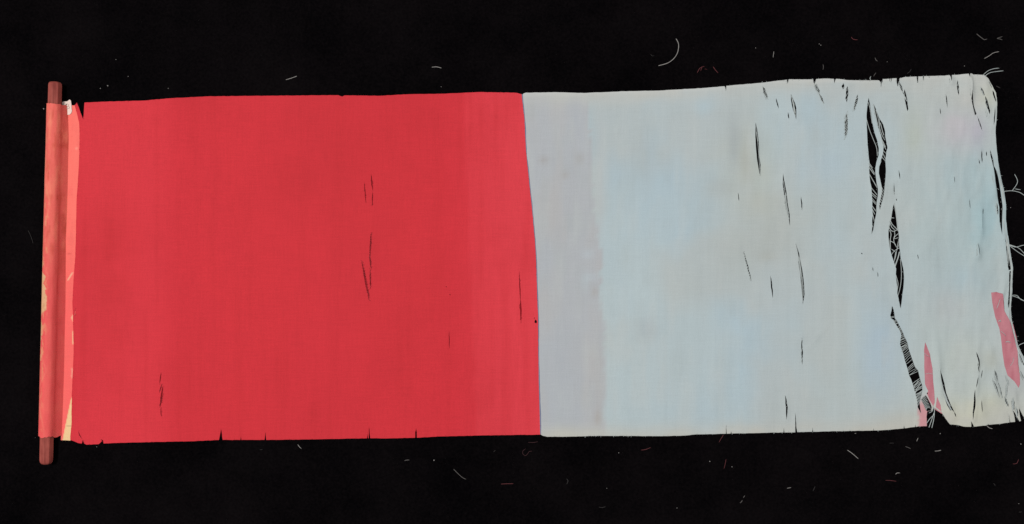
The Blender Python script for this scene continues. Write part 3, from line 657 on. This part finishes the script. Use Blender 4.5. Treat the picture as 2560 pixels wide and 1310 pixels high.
# bright strip between sleeve and red panel
LB = [(253, 163), (292, 168.5), (340, 170), (410, 169.5), (480, 167), (575, 161.7), (680, 160.8), (700, 164), (760, 163.8), (860, 160), (960, 157), (1100, 153)]
RB = [(y_, x+9) for x, y_ in RED_LEFT[::-1]]
HS = [(169, 262), (186, 264), (188.2, 263)] + [(x+9 if 300 < y_ < 1085 else x+1, y_) for x, y_ in RED_LEFT[::-1]] + [(177, 1101), (153, 1100)] + [(x, y_) for y_, x in LB[::-1] if 270 < y_ < 1090]
redx = lambda y_: np.interp(y_, [p[1] for p in RED_LEFT[::-1]], [p[0] for p in RED_LEFT[::-1]])
def dye_strip(x, y):
    c = np.tile(alb((255, 122, 110)), (len(x), 1)); c = mixc(c, (250, 104, 102), 0.8*sstep(560, 760, y))
    c = mixc(c, (244, 112, 104), 0.6*np.clip(fbm(x/9, y/40, 3), 0, 1))
    fr = redx(y)
    # cream where the coral facing has come away
    c = mixc(c, (242, 206, 152), sstep(1.2, -0.8, (np.interp(y, [990, 1000, 1060, 1100], [182, 178, 165.5, 157.5])) - x)*sstep(988, 994, y))
    c = mixc(c, (246, 178, 148), sstep(1.0, -1, np.abs(x-(177 - (y-690)*0.62)) - 2.2)*sstep(680, 683, y)*sstep(703, 699, y))
    c = mixc(c, (246, 180, 146), sstep(1.0, -1, np.interp(y, [784, 795, 804], [0, 6, 0]) * -1 + (fr-x))*sstep(784, 786, y)*sstep(804, 802, y))
    c = mixc(c, (246, 190, 150), sstep(1.0, -1, 2.6 - x + fr - 5)*0 + 0.9*sstep(-3.0, -2.0, x-fr)*sstep(825, 830, y)*sstep(862, 858, y))
    c = mixc(c, (246, 160, 140), 0.8*sstep(-5, -3.5, x-fr+2*fbm(y/5, x, 2))*sstep(918, 922, y)*sstep(948, 944, y))
    c = mixc(c, (215, 90, 84), 0.8*blob(x, y, 174, 634, 5, 1.6)); c = mixc(c, (252, 170, 150), 0.9*blob(x, y, 192, 371, 3, 3))
    c = mixc(c, (120, 90, 80), 0.8*sstep(0.8, 0.2, np.abs(y-1064))*sstep(166, 168, x))
    return c
def z_strip(x, y): return 0.00072 + 0.00012*fbm(np.asarray(x)/60.0, np.asarray(y)/70.0, 2)
st = sheet('hinge_strip', HS, [], 2.5, z_strip, dye_strip, M_sleeve, scroll, 0.00012, rag=0.2); st['label'] = 'bright coral strip beside the rod, torn to cream at its lower end'

# small numbered paper label
LBL = zc(140, 230, 13.1, [(260, 350), (300, 325), (400, 312), (440, 280), (482, 258), (518, 300), (528, 420), (535, 560), (545, 620), (522, 700), (490, 722), (465, 752), (300, 752), (285, 620), (268, 480)])
def z_lab(x, y): return 0.0014 + 0.00022*np.clip(169-x, 0, 12) + 0.0005*np.exp(-(((x-176)/5)**2+((y-252)/8)**2)) + 0.00012*fbm(x/6, y/9, 2)
lb = sheet('paper_label', LBL, [], 2.2, z_lab, lambda x, y: np.tile(alb((240, 218, 206)), (len(x), 1)), M_paper, scroll, 0.00012, rag=0.3)
lb['label'] = 'small worn white paper label with faded handwriting'
bd = Bundle()
for st_ in ([(225, 480), (245, 430), (320, 392), (400, 405), (455, 440), (440, 490), (395, 540)], [(395, 540), (330, 600), (275, 670), (340, 694), (440, 692), (490, 640), (470, 570), (410, 545)], [(270, 800), (262, 900), (275, 980)]):
    q = smooth_path(zc(155, 245, 26.2, st_), 0.6)
    bd.add(tube([P(x, y_, float(z_lab(np.array(x), np.array(y_))) - 0.00012) for x, y_ in q], 0.9*S, 5))
bd.build('handwriting', M_ink, lb)

# ------------------------------------------------------------------ lint on the black cloth, every fibre a thing
LINT = [
 ('long pale curved fibre like a bow above the pale panel', 'white', zc(1580, 60, 7.28, [(800, 265), (840, 340), (848, 420), (825, 530), (760, 630), (650, 710), (480, 760)]), 1.1),
 ('bent reddish fibre right of the long curved one', 'red', zc(1580, 60, 7.28, [(1185, 890), (1240, 800), (1320, 770)]), 0.9),
 ('short upright reddish fibre touching the bent reddish fibre', 'red', zc(1580, 60, 7.28, [(1250, 860), (1262, 810), (1280, 785)]), 0.8),
 ('tiny level reddish fibre between two slanting reddish fibres', 'red', zc(1580, 60, 7.28, [(1320, 818), (1370, 826)]), 0.7),
 ('straight reddish fibre slanting down right above the pale panel edge nick', 'red', zc(1580, 60, 7.28, [(1475, 775), (1520, 840), (1570, 892)]), 0.9),
 ('faint hooked grey fibre left of the long curved fibre', 'dim', zc(1580, 60, 7.28, [(335, 545), (370, 582), (405, 575)]), 0.8),
 ('pale rising fibre above the middle of the red panel', 'white', zc(600, 100, 4.267, [(488, 425), (545, 408), (608, 385)]), 1.0),
 ('pale slightly arched fibre above the right half of the red panel', 'white', zc(600, 100, 4.267, [(2045, 290), (2100, 287), (2150, 300)]), 1.0),
 ('short steep pale fibre above the pale panel where its top edge rises', 'white', zc(1900, 60, 3.879, [(135, 265), (127, 325)]), 0.8),
 ('small red fibre curled like a smile above the pale panel', 'red', zc(1900, 60, 3.879, [(885, 125), (905, 148), (948, 154)]), 0.9),
 ('short upright grey fibre close above the nicked top edge', 'grey', zc(1900, 60, 3.879, [(610, 390), (615, 415), (611, 445)]), 0.8),
 ('small grey tick of fibre above the largest tear', 'grey', zc(1900, 60, 3.879, [(1115, 325), (1125, 350), (1142, 362)]), 1.0),
 ('short slanting grey fibre at the top edge above the largest tear', 'grey', zc(1900, 60, 3.879, [(1125, 470), (1100, 508)]), 0.8),
 ('bent dim fibre in the upper right corner', 'grey', zc(1900, 60, 3.879, [(2100, 95), (2140, 128), (2175, 152), (2202, 145)]), 1.1),
 ('small forked grey tuft furthest to the upper right', 'grey', zc(1900, 60, 3.879, [(2350, 122), (2300, 140), (2325, 145), (2352, 155)]), 1.1),
 ('pale wavy fibre beside the upper right corner of the pale panel', 'white', zc(1900, 60, 3.879, [(2175, 335), (2220, 310), (2265, 280), (2318, 268)]), 1.0),
 ('dim smudge of fibre just above the top edge right of the largest tear', 'dim', zc(1900, 60, 3.879, [(1468, 435), (1452, 462), (1425, 482)]), 1.0),
 ('dim short fibre off the rounded upper right corner', 'dim', zc(1900, 60, 3.879, [(2288, 600), (2330, 622)]), 1.6),
 ('pale curved fibre below the middle of the scroll', 'grey', zc(1040, 1080, 4.267, [(400, 395), (460, 455), (500, 488), (535, 505)]), 1.0),
 ('thin level reddish fibre close under the join of the panels', 'darkred', zc(1040, 1080, 4.267, [(1195, 110), (1250, 112), (1302, 103)]), 0.9),
 ('reddish fibre curled like a hook under the join of the panels', 'darkred', zc(1040, 1080, 4.267, [(1172, 178), (1142, 200), (1140, 232), (1165, 252), (1190, 236), (1205, 210), (1240, 203)]), 0.9),
 ('straight level red fibre well below the join of the panels', 'red', zc(1040, 1080, 4.267, [(905, 555), (970, 552), (1040, 551)]), 0.9),
 ('red fibre rising to the right under the left half of the pale panel', 'red', zc(1040, 1080, 4.267, [(2400, 193), (2450, 186), (2505, 165)]), 0.9),
 ('tiny dim fibre under the right end of the red panel', 'dim', zc(1040, 1080, 4.267, [(825, 215), (850, 192)]), 1.0),
 ('small dim tuft below the left end of the pale panel', 'dim', zc(1040, 1080, 4.267, [(1605, 498), (1622, 520), (1608, 558)]), 1.3),
 ('faint level fibre lowest under the left half of the pale panel', 'dim', zc(1040, 1080, 4.267, [(1950, 800), (1985, 806), (2025, 795)]), 1.0),
 ('red fibre slanting out from under the lower edge of the pale panel', 'red', zc(1640, 1060, 5.24, [(885, 140), (850, 195), (825, 240)]), 0.8),
 ('steep dark red fibre below the slanting one', 'red', zc(1640, 1060, 5.24, [(918, 460), (906, 525), (890, 585)]), 0.8),
 ('short pale fibre slanting, lower one of a close pair', 'grey', zc(1640, 1060, 5.24, [(1098, 1036), (1120, 1018), (1132, 996)]), 1.2),
 ('short pale fibre slanting, upper one of a close pair', 'grey', zc(1640, 1060, 5.24, [(1142, 968), (1165, 935)]), 1.2),
 ('tiny bright level fibre low under the pale panel', 'white', zc(1640, 1060, 5.24, [(1715, 842), (1770, 832)]), 0.9),
 ('dim steep fibre right of the tiny bright level one', 'dim', zc(1640, 1060, 5.24, [(2085, 815), (2055, 880)]), 1.0),
 ('pale straight fibre falling to the right under the pale panel', 'white', zc(2080, 1060, 5.24, [(200, 340), (270, 390), (345, 455)]), 1.0),
 ('short steep pale fibre below the notch in the lower edge', 'white', zc(2080, 1060, 5.24, [(1108, 230), (1128, 180)]), 0.8),
 ('dim short fibre falling right, left of the steep pale one', 'grey', zc(2080, 1060, 5.24, [(960, 295), (1000, 308), (1032, 325)]), 1.0),
 ('short bright level fibre below the cream lower corner', 'white', zc(2080, 1060, 5.24, [(1345, 355), (1390, 352), (1430, 342)]), 1.0),
 ('small bright arched fibre above a level red one', 'white', zc(2080, 1060, 5.24, [(830, 660), (855, 641), (892, 642)]), 1.0),
 ('thin red level fibre under a small bright arched one', 'red', zc(2080, 1060, 5.24, [(700, 738), (770, 740), (842, 751)]), 0.8),
 ('reddish fibre bent upward near the right edge below the scroll', 'red', zc(2080, 1060, 5.24, [(2368, 523), (2415, 518), (2432, 495), (2445, 460)]), 0.9),
 ('pale fibre hanging at the cream lower edge', 'white', zc(2080, 1060, 5.24, [(2025, 18), (2060, 50), (2105, 62)]), 1.0),
 ('dim level fibre under the ladder like tear', 'dim', zc(2080, 1060, 5.24, [(750, 250), (815, 250)]), 1.0),
 ('dim level fibre in the lower right corner', 'dim', zc(2080, 1060, 5.24, [(2445, 1155), (2490, 1150)]), 1.1),
 ('tiny pale fibre touching the lower edge of the pale panel', 'white', zc(2080, 1060, 5.24, [(295, 125), (320, 120)]), 0.9),
 ('dim curled fibre in the lower right, above the corner one', 'dim', zc(2080, 1060, 5.24, [(2108, 780), (2130, 788), (2136, 812)]), 1.0),
 ('short pale fibre just below the red panel', 'white', zc(700, 1060, 6.4, [(283, 325), (310, 365), (345, 395)]), 0.9),
 ('small flat grey tuft below the red panel', 'grey', zc(700, 1060, 6.4, [(1990, 588), (2030, 576), (2072, 576)]), 1.4),
 ('tiny dim fibre just under the left half of the red panel', 'dim', zc(140, 1060, 4.267, [(2172, 276), (2206, 270)]), 1.0),
 ('thin dim bent fibre left of the rod', 'dim', zc(0, 200, 2.62, [(185, 985), (205, 1030), (218, 1072)]), 0.9),
]
for lab, kind, pts_, r in LINT:
    sp_ = smooth_path(pts_, 2.5); base = P(*pts_[0]); n = len(sp_)
    v_, f_ = tube([Vector(P(x, y_, 0.0004 + 0.0004*math.sin(math.pi*i/max(1, n-1)))) - Vector(base) for i, (x, y_) in enumerate(sp_)], 0.8*r*S, 5)
    o = new_mesh_object('lint_fibre', v_, f_, M_lint[kind]); o.location = base
    o['label'] = lab; o['category'] = 'fibre'; o['group'] = 'loose fibres on the black cloth'
# specks of dust nobody could count
def specks(name, items, mat, label):
    bd = Bundle()
    for x, y_, r in items:
        a = random.uniform(0, 6.28); L = r*random.uniform(.2, .9)
        bd.add(tube([P(x-math.cos(a)*L, y_-math.sin(a)*L, 0.0003), P(x, y_, 0.0005), P(x+math.cos(a)*L, y_+math.sin(a)*L, 0.0003)], r*S, 5))
    o_ = bd.build(name, mat); o_['kind'] = 'stuff'; o_['label'] = label; o_['category'] = 'dust'
specks('dust_specks', [(290, 149, 1.1), (320.5, 191, 1.2), (269.5, 214.5, 1.8), (251, 221, 1.3), (420.7, 221, 1.3), (109.5, 272, 2.2), (1889, 120, 1.4), (2218, 154.6, 1.3), (2052, 113, 1.3), (2048, 110, 1.1), (1774.5, 1153.5, 1.5), (1830, 1167, 1.6),
                       (1692.5, 1270, 1.4), (2552, 1110, 1.5), (2547, 1259, 1.2), (1517, 1220.6, 1.1), (1103, 217, 1.0), (2526.5, 519, 1.1), (1547, 1132, 1.2), (2411, 165, 1.1), (242, 1117, 1.1), (1085, 1150.5, 2.0), (88, 1094, 0.9), (2350.5, 1084, 1.6)],
       M_lint['white'], 'pale specks of dust scattered on the black cloth')
it = []
while len(it) < 420:
    x, y_ = random.uniform(0, 2560), random.uniform(0, 1310)
    if 85 < x < 2540 and 180 < y_ < 1125: continue
    if random.random() > 0.35 + 0.65*(x/2560): continue
    it.append((x, y_, random.uniform(0.35, 0.9)))
for cx, cy, rx, ry, n in ((2230, 140, 60, 30, 130), (2520, 250, 40, 50, 120), (45, 320, 25, 40, 60), (95, 235, 8, 10, 14), (2470, 1130, 90, 40, 160), (1283, 1150, 4, 45, 60), (1990, 110, 40, 12, 60), (980, 1150, 30, 20, 50), (1560, 1135, 25, 18, 40), (2090, 1130, 60, 30, 80), (700, 1110, 300, 10, 60)):
    it += [(random.gauss(cx, rx*0.6), random.gauss(cy, ry*0.6), random.uniform(0.25, 0.6)) for _ in range(n)]
it = [q_ for q_ in it if not (85 < q_[0] < 2488 and 190 < q_[1] < 1112)]
M_fuzz = plain('dark lint fuzz', alb((40, 36, 37)), 0.9, 0.05, 0.5, 200)
specks('lint_fuzz', it, M_fuzz, 'fine dark grey fuzz caught in the black cloth')
